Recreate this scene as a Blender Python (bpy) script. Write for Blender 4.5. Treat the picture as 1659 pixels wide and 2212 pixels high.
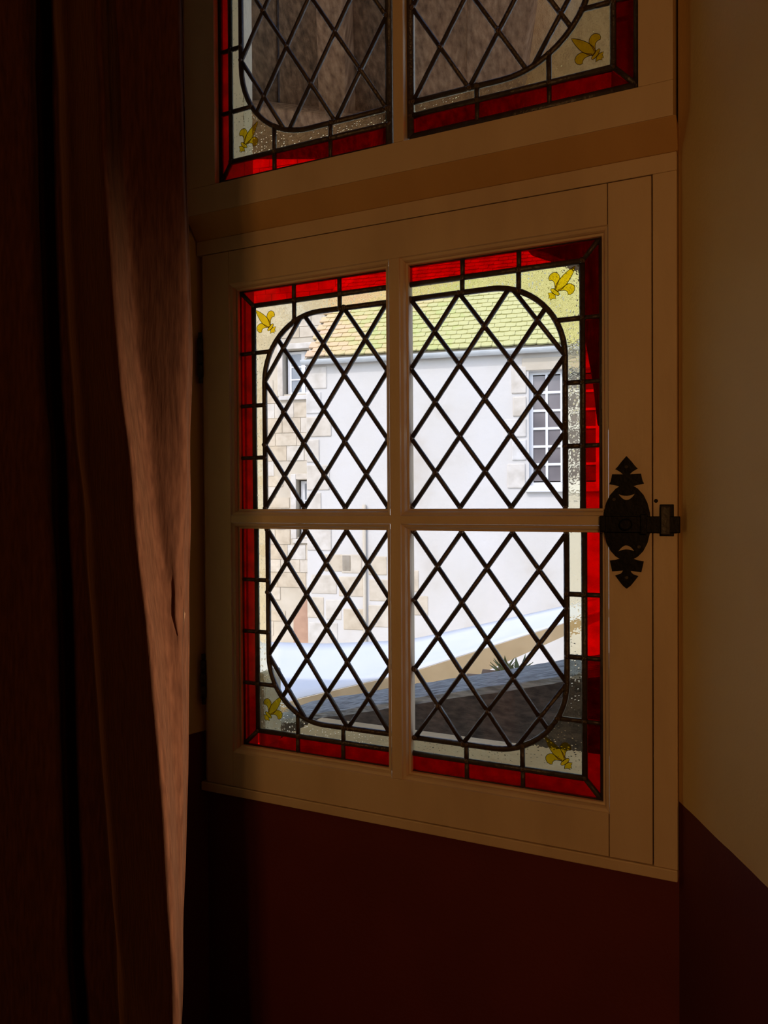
import bpy, bmesh, math, random
from mathutils import Vector, Matrix
random.seed(7)
for o in list(bpy.data.objects):
    bpy.data.objects.remove(o)
COL = bpy.context.scene.collection
SC = bpy.context.scene
R_ = math.radians

# ------------------------------------------------------------------ camera
# window coordinates: u = right, v = up, w = out of the window plane into the room
# blender: X = u, Y = -w (outdoors is +Y), Z = v
def B(u, v, w):
    return Vector((u, -w, v))
FPX, IW, IH = 1660.0, 1659.0, 2212.0
CAM = (0.52939, 0.02967, 1.15054)
_a, _b, _c = R_(25.542), R_(-0.757), R_(-0.375)
ROT = Matrix.Rotation(_a, 3, 'Y') @ Matrix.Rotation(_b, 3, 'X') @ Matrix.Rotation(_c, 3, 'Z')   # in uvw
M_UVW = Matrix(((1, 0, 0), (0, 0, -1), (0, 1, 0)))
cam_data = bpy.data.cameras.new('camera')
cam = bpy.data.objects.new('camera', cam_data)
COL.objects.link(cam)
cam_data.sensor_fit = 'HORIZONTAL'
cam_data.sensor_width = 36.0
cam_data.lens = 36.0 * FPX / IW
cam_data.clip_start = 0.01
cam.matrix_world = Matrix.Translation(B(*CAM)) @ (M_UVW @ ROT).to_4x4()
SC.camera = cam

# ------------------------------------------------------------------ light
SC.view_settings.view_transform = 'Standard'
SC.view_settings.look = 'None'
SC.view_settings.gamma = 1.0
SC.view_settings.exposure = 0.0
SC.view_settings.use_curve_mapping = False

world = bpy.data.worlds.new('sky')
SC.world = world
world.use_nodes = True
nt = world.node_tree
nt.nodes.clear()
_o = nt.nodes.new('ShaderNodeOutputWorld')
_bg = nt.nodes.new('ShaderNodeBackground')
_sky = nt.nodes.new('ShaderNodeTexSky')
_sky.sky_type = 'NISHITA'
_sky.sun_disc = False
_sky.sun_elevation = R_(48)
_sky.sun_rotation = R_(190)
_sky.air_density = 1.0
_sky.dust_density = 2.0
_bg.inputs['Strength'].default_value = 0.37
nt.links.new(_sky.outputs[0], _bg.inputs['Color'])
nt.links.new(_bg.outputs[0], _o.inputs['Surface'])

sun_d = bpy.data.lights.new('sun', 'SUN')
sun_d.energy = 1.6
sun_d.angle = R_(0.5)
sun_d.color = (1.0, 0.975, 0.95)
sun = bpy.data.objects.new('sun', sun_d)
COL.objects.link(sun)
sun.location = (2, -6, 9)
# comes over the roof of this building, from behind the camera and a little from the left
sun.rotation_euler = Vector((0.30, 0.80, -0.92)).to_track_quat('-Z', 'Y').to_euler()

LAMP_COLOR = (1.0, 0.46, 0.145)
def room_bulb(u, v, w, watts):
    d = bpy.data.lights.new('ceiling_lamp_bulb', 'POINT')
    d.energy = watts
    d.color = LAMP_COLOR
    d.shadow_soft_size = 0.022
    o = bpy.data.objects.new('ceiling_lamp_bulb', d)
    COL.objects.link(o)
    o.location = B(u, v, w)
for k, (du, dv) in enumerate(((0.0, 0.0), (-0.07, 0.01), (-0.12, -0.01))):
    room_bulb(1.02 + du, 0.25 + dv, 2.30, 8.7)
# added spot, unseen to the right of the niche, to brighten the curtain folds
sl_d = bpy.data.lights.new('added_curtain_spot', 'SPOT')
sl_d.energy = 135.0
sl_d.spot_size = R_(54)
sl_d.spot_blend = 1.0
sl_d.color = (1.0, 0.93, 0.68)
sl_d.shadow_soft_size = 0.03
sl = bpy.data.objects.new('added_curtain_spot', sl_d)
COL.objects.link(sl)
sl.location = B(1.10, -0.20, 0.60)
sl.rotation_euler = (B(-0.05, -0.18, 0.55) - B(1.10, -0.20, 0.60)).to_track_quat('-Z', 'Y').to_euler()

# ------------------------------------------------------------------ pixel helpers
def ray(px, py):
    d = ROT @ Vector(((px - IW / 2) / FPX, -(py - IH / 2) / FPX, -1.0))
    return M_UVW @ d
CAMB = B(*CAM)
def at_w(px, py, w):
    d = ray(px, py)
    t = (-w - CAMB.y) / d.y
    return CAMB + d * t
def at_z(px, py, z):
    d = ray(px, py)
    return CAMB + d * ((z - CAMB.z) / d.z)
def at_plane(px, py, p, n):
    d = ray(px, py)
    return CAMB + d * ((p - CAMB).dot(n) / d.dot(n))
def at_depth(px, py, dist):
    return CAMB + ray(px, py) * dist

# ------------------------------------------------------------------ materials
def new_mat(name):
    m = bpy.data.materials.new(name)
    m.use_nodes = True
    return m, m.node_tree, m.node_tree.nodes['Principled BSDF']
def node(t, typ, **kw):
    n = t.nodes.new(typ)
    for k, v in kw.items():
        if k in n.inputs:
            n.inputs[k].default_value = v
        else:
            setattr(n, k, v)
    return n
def ramp(t, fac, stops):
    r = t.nodes.new('ShaderNodeValToRGB')
    e = r.color_ramp.elements
    e[0].position, e[0].color = stops[0][0], stops[0][1] + (1,)
    e[1].position, e[1].color = stops[-1][0], stops[-1][1] + (1,)
    for p, c in stops[1:-1]:
        x = e.new(p)
        x.color = c + (1,)
    t.links.new(fac, r.inputs[0])
    return r.outputs[0]
def noisy(name, stops, scale, rough=0.7, bump=0.0, bscale=None, stretch=(1, 1, 1), detail=4, metallic=0.0, coords='Object', spec=0.5):
    m, t, p = new_mat(name)
    tc = node(t, 'ShaderNodeTexCoord')
    mp = node(t, 'ShaderNodeMapping')
    mp.inputs['Scale'].default_value = stretch
    if coords == 'World':
        g = node(t, 'ShaderNodeNewGeometry')
        t.links.new(g.outputs['Position'], mp.inputs['Vector'])
    else:
        t.links.new(tc.outputs[coords], mp.inputs['Vector'])
    n = node(t, 'ShaderNodeTexNoise', Scale=scale, Detail=detail)
    t.links.new(mp.outputs[0], n.inputs['Vector'])
    t.links.new(ramp(t, n.outputs['Fac'], stops), p.inputs['Base Color'])
    p.inputs['Roughness'].default_value = rough
    p.inputs['Metallic'].default_value = metallic
    p.inputs['Specular IOR Level'].default_value = spec
    if bump:
        n2 = node(t, 'ShaderNodeTexNoise', Scale=bscale or scale * 3, Detail=5)
        t.links.new(mp.outputs[0], n2.inputs['Vector'])
        b = node(t, 'ShaderNodeBump', Strength=bump, Distance=0.01)
        t.links.new(n2.outputs['Fac'], b.inputs['Height'])
        t.links.new(b.outputs[0], p.inputs['Normal'])
    return m

MT = {}
MT['frame_paint'] = noisy('cream_painted_wood', [(0.25, (0.60, 0.46, 0.30)), (0.5, (0.70, 0.55, 0.36)), (0.8, (0.76, 0.61, 0.42))], 9, 0.55, 0.15, 60, (1, 1, 0.35), coords='World')
MT['ochre'] = noisy('ochre_brown_transom', [(0.25, (0.50, 0.29, 0.10)), (0.7, (0.58, 0.35, 0.13))], 9, 0.6, 0.15, 60, (1, 1, 0.35), coords='World')  # transom tone, darker and more orange than the rest of the frame
MT['iron'] = noisy('black_wrought_iron', [(0.3, (0.0022, 0.002, 0.002)), (0.7, (0.005, 0.0045, 0.004))], 60, 0.45, 0.08, 120, spec=0.18)
MT['iron_worn'] = noisy('worn_iron', [(0.3, (0.022, 0.018, 0.014)), (0.7, (0.05, 0.04, 0.03))], 60, 0.4, 0.1, 120)
MT['lead'] = noisy('dark_lead', [(0.3, (0.035, 0.026, 0.023)), (0.7, (0.065, 0.050, 0.043))], 80, 0.38, 0.25, 150, spec=0.6)
MT['solder'] = noisy('tinned_solder', [(0.3, (0.09, 0.065, 0.045)), (0.7, (0.16, 0.115, 0.08))], 90, 0.25, 0.3, 200, metallic=0.6)

def wall_material(name):
    """cream plaster above a painted maroon dado"""
    m, t, p = new_mat(name)
    g = node(t, 'ShaderNodeNewGeometry')
    sx = node(t, 'ShaderNodeSeparateXYZ')
    t.links.new(g.outputs['Position'], sx.inputs[0])
    nz = node(t, 'ShaderNodeTexNoise', Scale=14.0, Detail=3)
    t.links.new(g.outputs['Position'], nz.inputs['Vector'])
    ad = node(t, 'ShaderNodeMath', operation='MULTIPLY_ADD')
    t.links.new(nz.outputs['Fac'], ad.inputs[0])
    ad.inputs[1].default_value = 0.004
    t.links.new(sx.outputs['Z'], ad.inputs[2])
    gt = node(t, 'ShaderNodeMath', operation='GREATER_THAN')
    t.links.new(ad.outputs[0], gt.inputs[0])
    gt.inputs[1].default_value = -0.3988
    n1 = node(t, 'ShaderNodeTexNoise', Scale=4.0, Detail=5)
    t.links.new(g.outputs['Position'], n1.inputs['Vector'])
    up = ramp(t, n1.outputs['Fac'], [(0.3, (0.78, 0.57, 0.25)), (0.7, (0.85, 0.64, 0.30))])
    lo = ramp(t, n1.outputs['Fac'], [(0.3, (0.105, 0.012, 0.012)), (0.7, (0.14, 0.018, 0.016))])
    mx = node(t, 'ShaderNodeMix', data_type='RGBA')
    t.links.new(gt.outputs[0], mx.inputs['Factor'])
    t.links.new(lo, mx.inputs['A'])
    t.links.new(up, mx.inputs['B'])
    t.links.new(mx.outputs['Result'], p.inputs['Base Color'])
    p.inputs['Roughness'].default_value = 0.75
    n2 = node(t, 'ShaderNodeTexNoise', Scale=180.0, Detail=4)
    t.links.new(g.outputs['Position'], n2.inputs['Vector'])
    b = node(t, 'ShaderNodeBump', Strength=0.25, Distance=0.002)
    t.links.new(n2.outputs['Fac'], b.inputs['Height'])
    t.links.new(b.outputs[0], p.inputs['Normal'])
    return m
MT['wall'] = wall_material('cream_plaster_with_maroon_dado')
MT['plain_plaster'] = noisy('cream_plaster', [(0.3, (0.52, 0.38, 0.19)), (0.7, (0.60, 0.44, 0.23))], 5, 0.8, 0.2, 120, coords='World')
MT['panelling'] = noisy('dark_oak_panelling', [(0.3, (0.035, 0.016, 0.010)), (0.7, (0.07, 0.03, 0.018))], 4, 0.5, 0.2, 40, (6, 6, 1), coords='World')
MT['floor'] = noisy('dark_floor_boards', [(0.3, (0.05, 0.022, 0.012)), (0.7, (0.10, 0.045, 0.022))], 6, 0.45, 0.2, 40, (1, 8, 1), coords='World')

def glass_material(name, tint, gloss=0.045, grain=0.0):
    """thin sheet: tinted transmission plus a Schlick-like surface reflection"""
    m, t, p = new_mat(name)
    t.nodes.remove(p)
    out = t.nodes['Material Output']
    tr = node(t, 'ShaderNodeBsdfTransparent')
    tr.inputs['Color'].default_value = tint + (1,)
    if grain:
        g = node(t, 'ShaderNodeNewGeometry')
        n = node(t, 'ShaderNodeTexNoise', Scale=40.0, Detail=3)
        t.links.new(g.outputs['Position'], n.inputs['Vector'])
        lo = tuple(x * (1 - grain) for x in tint)
        t.links.new(ramp(t, n.outputs['Fac'], [(0.35, lo), (0.65, tint)]), tr.inputs['Color'])
    gl = node(t, 'ShaderNodeBsdfGlossy', Roughness=0.03)
    lw = node(t, 'ShaderNodeLayerWeight', Blend=0.5)
    pw = node(t, 'ShaderNodeMath', operation='POWER')
    t.links.new(lw.outputs['Facing'], pw.inputs[0])
    pw.inputs[1].default_value = 5.0
    ma = node(t, 'ShaderNodeMath', operation='MULTIPLY_ADD')
    t.links.new(pw.outputs[0], ma.inputs[0])
    ma.inputs[1].default_value = 0.5
    ma.inputs[2].default_value = gloss
    mx = node(t, 'ShaderNodeMixShader')
    t.links.new(ma.outputs[0], mx.inputs[0])
    t.links.new(tr.outputs[0], mx.inputs[1])
    t.links.new(gl.outputs[0], mx.inputs[2])
    t.links.new(mx.outputs[0], out.inputs['Surface'])
    return m
MT['clear'] = glass_material('clear_glass', (0.985, 0.985, 0.99))
MT['red'] = glass_material('ruby_glass', (0.78, 0.012, 0.012), 0.03, 0.22)
MT['yellow'] = glass_material('silver_stain_yellow', (0.90, 0.66, 0.015), 0.02, 0.15)

def textured_glass(name):
    m, t, p = new_mat(name)
    t.nodes.remove(p)
    out = t.nodes['Material Output']
    g = node(t, 'ShaderNodeNewGeometry')
    rf = node(t, 'ShaderNodeBsdfRefraction', IOR=1.30, Roughness=0.0)
    rf.inputs['Color'].default_value = (0.93, 0.90, 0.78, 1)
    n1 = node(t, 'ShaderNodeTexNoise', Scale=95.0, Detail=2)
    t.links.new(g.outputs['Position'], n1.inputs['Vector'])
    vo = node(t, 'ShaderNodeTexVoronoi', Scale=190.0)
    t.links.new(g.outputs['Position'], vo.inputs['Vector'])
    dr = ramp(t, vo.outputs['Distance'], [(0.0, (1, 1, 1)), (0.22, (0.55, 0.55, 0.55)), (0.30, (0, 0, 0))])
    # only some cells hold a drop
    gt = node(t, 'ShaderNodeSeparateColor')
    t.links.new(vo.outputs['Color'], gt.inputs[0])
    th = node(t, 'ShaderNodeMath', operation='GREATER_THAN')
    t.links.new(gt.outputs[0], th.inputs[0])
    th.inputs[1].default_value = 0.60
    ml = node(t, 'ShaderNodeMath', operation='MULTIPLY')
    t.links.new(dr, ml.inputs[0])
    t.links.new(th.outputs[0], ml.inputs[1])
    ad = node(t, 'ShaderNodeMath', operation='MULTIPLY_ADD')
    t.links.new(n1.outputs['Fac'], ad.inputs[0])
    ad.inputs[1].default_value = 0.55
    t.links.new(ml.outputs[0], ad.inputs[2])
    b = node(t, 'ShaderNodeBump', Strength=0.45, Distance=0.0013)
    t.links.new(ad.outputs[0], b.inputs['Height'])
    t.links.new(b.outputs[0], rf.inputs['Normal'])
    gl = node(t, 'ShaderNodeBsdfGlossy', Roughness=0.06)
    t.links.new(b.outputs[0], gl.inputs['Normal'])
    mx = node(t, 'ShaderNodeMixShader', Fac=0.05)
    t.links.new(rf.outputs[0], mx.inputs[1])
    t.links.new(gl.outputs[0], mx.inputs[2])
    t.links.new(mx.outputs[0], out.inputs['Surface'])
    return m
MT['hammered'] = textured_glass('seedy_clear_glass')
MT['outline'] = noisy('brown_glass_paint', [(0.3, (0.05, 0.02, 0.008)), (0.7, (0.08, 0.035, 0.012))], 50, 0.6)

def velvet():
    m, t, p = new_mat('russet_velvet')
    tc = node(t, 'ShaderNodeNewGeometry')
    mp = node(t, 'ShaderNodeMapping')
    mp.inputs['Scale'].default_value = (1, 1, 0.15)
    t.links.new(tc.outputs['Position'], mp.inputs['Vector'])
    n = node(t, 'ShaderNodeTexNoise', Scale=260.0, Detail=4)
    t.links.new(mp.outputs[0], n.inputs['Vector'])
    t.links.new(ramp(t, n.outputs['Fac'], [(0.3, (0.040, 0.0125, 0.006)), (0.7, (0.072, 0.024, 0.0115))]), p.inputs['Base Color'])
    p.inputs['Roughness'].default_value = 0.95
    p.inputs['Specular IOR Level'].default_value = 0.05
    p.inputs['Sheen Weight'].default_value = 0.22
    p.inputs['Sheen Roughness'].default_value = 0.35
    p.inputs['Sheen Tint'].default_value = (0.95, 0.48, 0.26, 1)
    b = node(t, 'ShaderNodeBump', Strength=0.3, Distance=0.002)
    t.links.new(n.outputs['Fac'], b.inputs['Height'])
    t.links.new(b.outputs[0], p.inputs['Normal'])
    return m
MT['velvet'] = velvet()

MT['limewash'] = noisy('white_limewash', [(0.25, (0.46, 0.42, 0.37)), (0.42, (0.545, 0.53, 0.51)), (0.75, (0.585, 0.58, 0.585))], 0.9, 0.9, 0.5, 12, coords='World', detail=8)
MT['mortar'] = noisy('pale_mortar', [(0.3, (0.45, 0.40, 0.32)), (0.7, (0.53, 0.48, 0.40))], 2.0, 0.9, 0.5, 14, coords='World')
def stone_mat(name, c0, c1, c2):
    m, t, p = new_mat(name)
    oi = node(t, 'ShaderNodeObjectInfo')
    g = node(t, 'ShaderNodeNewGeometry')
    n = node(t, 'ShaderNodeTexNoise', Scale=5.0, Detail=8)
    t.links.new(g.outputs['Position'], n.inputs['Vector'])
    base = ramp(t, oi.outputs['Random'], [(0.0, c0), (0.5, c1), (1.0, c2)])
    var = ramp(t, n.outputs['Fac'], [(0.3, (0.80, 0.78, 0.75)), (0.6, (1, 1, 1))])
    mx = node(t, 'ShaderNodeMix', data_type='RGBA', blend_type='MULTIPLY')
    mx.inputs['Factor'].default_value = 1.0
    t.links.new(base, mx.inputs['A'])
    t.links.new(var, mx.inputs['B'])
    t.links.new(mx.outputs['Result'], p.inputs['Base Color'])
    p.inputs['Roughness'].default_value = 0.9
    b = node(t, 'ShaderNodeBump', Strength=0.5, Distance=0.03)
    t.links.new(n.outputs['Fac'], b.inputs['Height'])
    t.links.new(b.outputs[0], p.inputs['Normal'])
    return m
MT['stone'] = stone_mat('pale_ashlar', (0.50, 0.43, 0.33), (0.56, 0.50, 0.41), (0.57, 0.55, 0.52))
MT['quoin'] = stone_mat('white_quoin_stone', (0.56, 0.51, 0.44), (0.59, 0.56, 0.52), (0.60, 0.60, 0.60))
MT['jamb_stone'] = noisy('warm_jamb_stone', [(0.3, (0.62, 0.52, 0.36)), (0.7, (0.74, 0.65, 0.48))], 7, 0.9, 0.5, 40, coords='World')
MT['sill_stone'] = noisy('tan_sill_stone', [(0.3, (0.60, 0.40, 0.20)), (0.7, (0.74, 0.52, 0.28))], 9, 0.9, 0.4, 50, coords='World')
MT['white_paint'] = noisy('white_joinery', [(0.3, (0.66, 0.68, 0.71)), (0.7, (0.71, 0.73, 0.76))], 5, 0.5)
MT['zinc'] = noisy('zinc_gutter', [(0.3, (0.46, 0.50, 0.53)), (0.7, (0.58, 0.62, 0.64))], 4, 0.5, coords='World')
MT['far_glass'] = noisy('dark_window_glass', [(0.3, (0.13, 0.12, 0.13)), (0.7, (0.24, 0.22, 0.23))], 1.5, 0.12, coords='World')
MT['pale_glass'] = noisy('sky_grey_window_glass', [(0.3, (0.20, 0.23, 0.27)), (0.7, (0.32, 0.35, 0.39))], 1.5, 0.12, coords='World')
MT['brown_door'] = noisy('red_brown_door', [(0.3, (0.32, 0.19, 0.13)), (0.7, (0.42, 0.26, 0.18))], 4, 0.6, 0.2, 30, coords='World')
MT['canvas'] = noisy('white_canvas', [(0.3, (0.68, 0.70, 0.73)), (0.7, (0.73, 0.74, 0.77))], 3, 0.8, coords='World')
MT['canvas_tan'] = noisy('tan_canvas_valance', [(0.3, (0.50, 0.36, 0.20)), (0.7, (0.60, 0.44, 0.26))], 5, 0.8, coords='World')
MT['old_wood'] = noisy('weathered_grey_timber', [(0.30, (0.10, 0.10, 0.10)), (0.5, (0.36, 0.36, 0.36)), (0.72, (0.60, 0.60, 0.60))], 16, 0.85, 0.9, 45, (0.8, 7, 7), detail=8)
MT['shaded_wood'] = noisy('shaded_beam_timber', [(0.3, (0.035, 0.027, 0.027)), (0.5, (0.075, 0.058, 0.055)), (0.75, (0.13, 0.10, 0.092))], 22, 0.8, 0.5, 60, (1.5, 7, 4), detail=8)  # shaded copy of the beam timber, shade put into the colour
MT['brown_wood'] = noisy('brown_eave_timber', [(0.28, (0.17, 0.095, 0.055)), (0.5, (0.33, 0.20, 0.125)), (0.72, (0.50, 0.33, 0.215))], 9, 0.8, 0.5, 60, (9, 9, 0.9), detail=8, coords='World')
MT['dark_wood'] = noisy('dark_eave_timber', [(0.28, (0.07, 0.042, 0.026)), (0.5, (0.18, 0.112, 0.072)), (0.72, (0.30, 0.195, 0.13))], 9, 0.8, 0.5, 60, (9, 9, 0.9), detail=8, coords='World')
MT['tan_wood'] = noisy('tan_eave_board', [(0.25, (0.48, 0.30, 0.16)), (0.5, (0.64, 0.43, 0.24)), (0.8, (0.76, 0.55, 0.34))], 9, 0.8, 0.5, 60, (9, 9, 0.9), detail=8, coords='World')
MT['ground'] = noisy('courtyard_gravel', [(0.3, (0.66, 0.61, 0.53)), (0.7, (0.78, 0.73, 0.66))], 3, 0.95, 0.4, 30, coords='World')
MT['leaf'] = noisy('olive_leaf', [(0.3, (0.08, 0.10, 0.03)), (0.7, (0.22, 0.24, 0.09))], 20, 0.7)
MT['pink_tile'] = noisy('old_pink_tile', [(0.3, (0.22, 0.14, 0.10)), (0.7, (0.36, 0.25, 0.18))], 8, 0.85, 0.3, 40, coords='World')
def roof_mat():
    m, t, p = new_mat('lichened_roof_tile')
    oi = node(t, 'ShaderNodeObjectInfo')
    g = node(t, 'ShaderNodeNewGeometry')
    n = node(t, 'ShaderNodeTexNoise', Scale=0.9, Detail=5)
    t.links.new(g.outputs['Position'], n.inputs['Vector'])
    sx = node(t, 'ShaderNodeSeparateXYZ')
    t.links.new(g.outputs['Position'], sx.inputs[0])
    mr = node(t, 'ShaderNodeMapRange')
    mr.inputs['From Min'].default_value = -8.2
    mr.inputs['From Max'].default_value = -2.6
    t.links.new(sx.outputs['X'], mr.inputs['Value'])
    a1 = node(t, 'ShaderNodeMath', operation='MULTIPLY_ADD')
    t.links.new(n.outputs['Fac'], a1.inputs[0]); a1.inputs[1].default_value = 0.7
    t.links.new(mr.outputs[0], a1.inputs[2])
    a2 = node(t, 'ShaderNodeMath', operation='MULTIPLY_ADD')
    t.links.new(oi.outputs['Random'], a2.inputs[0]); a2.inputs[1].default_value = 0.22
    t.links.new(a1.outputs[0], a2.inputs[2])
    t.links.new(ramp(t, a2.outputs[0], [(0.30, (0.58, 0.36, 0.27)), (0.55, (0.57, 0.40, 0.27)), (0.75, (0.53, 0.43, 0.22)), (0.98, (0.41, 0.44, 0.17)), (1.0, (0.46, 0.45, 0.21))]), p.inputs['Base Color'])
    p.inputs['Roughness'].default_value = 0.9
    n2 = node(t, 'ShaderNodeTexNoise', Scale=12.0, Detail=5)
    t.links.new(g.outputs['Position'], n2.inputs['Vector'])
    b = node(t, 'ShaderNodeBump', Strength=0.4, Distance=0.02)
    t.links.new(n2.outputs['Fac'], b.inputs['Height'])
    t.links.new(b.outputs[0], p.inputs['Normal'])
    return m
MT['roof'] = roof_mat()

# ------------------------------------------------------------------ mesh helpers
def put(o, parent=None):
    COL.objects.link(o)
    if parent is not None:
        o.parent = parent
    return o
def mesh_obj(name, verts, faces, mat, parent=None, smooth=False, bevel=0.0, fix=True):
    me = bpy.data.meshes.new(name)
    me.from_pydata([tuple(v) for v in verts], [], faces)
    if fix:
        bm = bmesh.new(); bm.from_mesh(me)
        bmesh.ops.recalc_face_normals(bm, faces=bm.faces)
        bm.to_mesh(me); bm.free()
    for m in (mat if isinstance(mat, (list, tuple)) else [mat]):
        me.materials.append(m)
    if smooth:
        for p in me.polygons:
            p.use_smooth = True
    o = bpy.data.objects.new(name, me)
    put(o, parent)
    if bevel:
        md = o.modifiers.new('bevel', 'BEVEL')
        md.width = bevel; md.segments = 2; md.limit_method = 'ANGLE'
    return o
BOXF = [(0, 1, 3, 2), (4, 6, 7, 5), (0, 4, 5, 1), (2, 3, 7, 6), (0, 2, 6, 4), (1, 5, 7, 3)]
def box(name, u, v, w, mat, parent=None, bevel=0.0):
    vs = [B(a, b, c) for a in u for b in v for c in w]
    return mesh_obj(name, vs, BOXF, mat, parent, bevel=bevel)
def hexa(name, corners, mat, parent=None, bevel=0.0):
    """8 corners: first four = one face in order, last four = opposite face in the same order"""
    f = [(0, 1, 2, 3), (7, 6, 5, 4)] + [(i, i + 4, (i + 1) % 4 + 4, (i + 1) % 4) for i in range(4)]
    return mesh_obj(name, corners, f, mat, parent, bevel=bevel)
def prism(name, poly, w0, w1, mat, parent=None, bevel=0.0):
    n = len(poly)
    vs = [B(x, y, w0) for x, y in poly] + [B(x, y, w1) for x, y in poly]
    f = [tuple(range(n)), tuple(range(2 * n - 1, n - 1, -1))] + [(i, (i + 1) % n, (i + 1) % n + n, i + n) for i in range(n)]
    return mesh_obj(name, vs, f, mat, parent, bevel=bevel)
def sweep2d(pts, hw, hd, n=8, flat=1.0):
    """bar with an oval section following a 2D path in the glass plane -> verts (u,v,w) and faces"""
    m = len(pts)
    vs, fs = [], []
    for i, p in enumerate(pts):
        a = pts[max(i - 1, 0)]; b = pts[min(i + 1, m - 1)]
        tx, ty = b[0] - a[0], b[1] - a[1]
        l = math.hypot(tx, ty) or 1
        nx, ny = -ty / l, tx / l
        for k in range(n):
            an = 2 * math.pi * k / n + math.pi / n
            c, s = math.cos(an), math.sin(an)
            c = math.copysign(abs(c) ** flat, c); s = math.copysign(abs(s) ** flat, s)
            vs.append((p[0] + nx * hw * c, p[1] + ny * hw * c, hd * s))
    for i in range(m - 1):
        for k in range(n):
            k2 = (k + 1) % n
            fs.append((i * n + k, i * n + k2, (i + 1) * n + k2, (i + 1) * n + k))
    fs.append(tuple(range(n)))
    fs.append(tuple(range((m - 1) * n + n - 1, (m - 1) * n - 1, -1)))
    return vs, fs
def bar(name, pts, hw, hd, wc, mat, parent, n=8):
    vs, fs = sweep2d(pts, hw, hd, n, 0.8)
    return mesh_obj(name, [B(x, y, z + wc) for x, y, z in vs], fs, mat, parent, smooth=True)
def tube(name, pts, r, mat, parent=None, n=8):
    vs, fs = [], []
    m = len(pts)
    for i, p in enumerate(pts):
        t = (pts[min(i + 1, m - 1)] - pts[max(i - 1, 0)]).normalized()
        x = t.orthogonal().normalized() if abs(t.z) < 0.9 else t.cross(Vector((0, 1, 0))).normalized()
        y = t.cross(x)
        for k in range(n):
            an = 2 * math.pi * k / n
            vs.append(p + x * (r * math.cos(an)) + y * (r * math.sin(an)))
    for i in range(m - 1):
        for k in range(n):
            fs.append((i * n + k, i * n + (k + 1) % n, (i + 1) * n + (k + 1) % n, (i + 1) * n + k))
    fs.append(tuple(range(n))); fs.append(tuple(range((m - 1) * n + n - 1, (m - 1) * n - 1, -1)))
    return mesh_obj(name, vs, fs, mat, parent, smooth=True)
def disc(name, u, v, w0, w1, r, mat, parent=None, n=20, ru=None):
    poly = [(u + (ru or r) * math.cos(2 * math.pi * k / n), v + r * math.sin(2 * math.pi * k / n)) for k in range(n)]
    return prism(name, poly, w0, w1, mat, parent, bevel=min(r, abs(w1 - w0)) * 0.25)
def empty(name, loc, label=None, cat=None, group=None, kind=None):
    o = bpy.data.objects.new(name, None)
    o.location = loc
    o.empty_display_size = 0.05
    put(o)
    tag(o, label, cat, group, kind)
    return o
def tag(o, label=None, cat=None, group=None, kind=None):
    for k, v in (('label', label), ('category', cat), ('group', group), ('kind', kind)):
        if v:
            o[k] = v
    return o
def adopt(child, parent):
    """parent keeping the world position (parents are unrotated empties)"""
    child.parent = parent
    child.matrix_parent_inverse = Matrix.Translation(-parent.location)
    return child
class Under:
    """all objects made inside the block that have no parent become parts of root"""
    def __init__(self, root): self.root = root
    def __enter__(self): self.before = set(bpy.data.objects); return self.root
    def __exit__(self, *a):
        for o in set(bpy.data.objects) - self.before:
            if o.parent is None and o is not self.root:
                adopt(o, self.root)

# ------------------------------------------------------------------ the room
FLOOR, CEIL = -1.50, 1.62
CL = (-0.403, -0.015)                    # plan corner of window wall and left embrasure side (u, w)
CR = (0.4365, -0.015)
EL = (CL[0] - 0.30 * 0.465, 0.45)        # room-side ends of the splayed embrasure
RW = 0.52
ER = (CR[0] + 0.4985 * (RW + 0.015), RW)
RL, RR, RB = -2.0, 2.3, 3.4
def plan_wall(name, p, q, z0, z1, thick, mat, label):
    (a, b), (c, d) = p, q
    l = math.hypot(c - a, d - b)
    nx, ny = -(d - b) / l * thick, (c - a) / l * thick
    poly = [(a, b), (c, d), (c + nx, d + ny), (a + nx, b + ny)]
    o = hexa(name, [B(x, z0, y) for x, y in poly] + [B(x, z1, y) for x, y in poly], mat)
    return tag(o, label, 'wall', kind='structure')
plan_wall('wall_right', ER, CR, FLOOR, CEIL, 0.12, MT['wall'], 'cream right side of the window niche above a maroon painted dado')
plan_wall('wall_left', CL, EL, FLOOR, CEIL, 0.12, MT['wall'], 'narrow cream strip of wall between the curtain and the window frame')
plan_wall('wall_left_room', EL, (RL, 0.45), FLOOR, CEIL, 0.2, MT['panelling'], 'room wall hidden behind the velvet curtain')
plan_wall('wall_right_room', (RR, RW), ER, FLOOR, CEIL, 0.2, MT['panelling'], 'room wall to the right of the window niche')
plan_wall('wall_left_side', (RL, 0.45), (RL, RB), FLOOR, CEIL, 0.1, MT['panelling'], 'left side wall of the dark room')
plan_wall('wall_back', (RL, RB), (RR, RB), FLOOR, CEIL, 0.1, MT['panelling'], 'back wall of the dark room behind the viewer')
plan_wall('wall_right_side', (RR, RB), (RR, RW), FLOOR, CEIL, 0.1, MT['panelling'], 'right side wall of the dark room')
room_poly = [CL, EL, (RL, 0.45), (RL, RB), (RR, RB), (RR, 0.45), ER, CR]
def slab(name, z0, z1, mat, label, cat):
    poly = [(RL - .1, RB + .1), (RR + .1, RB + .1), (RR + .1, -0.06), (RL - .1, -0.06)]
    o = hexa(name, [B(x, z0, y) for x, y in poly] + [B(x, z1, y) for x, y in poly], mat)
    tag(o, label, cat, kind='structure')
slab('floor', FLOOR - 0.1, FLOOR, MT['floor'], 'dark wooden floor of the room', 'floor')
slab('ceiling', CEIL, CEIL + 0.15, MT['panelling'], 'dark timber ceiling of the room', 'ceiling')
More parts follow.
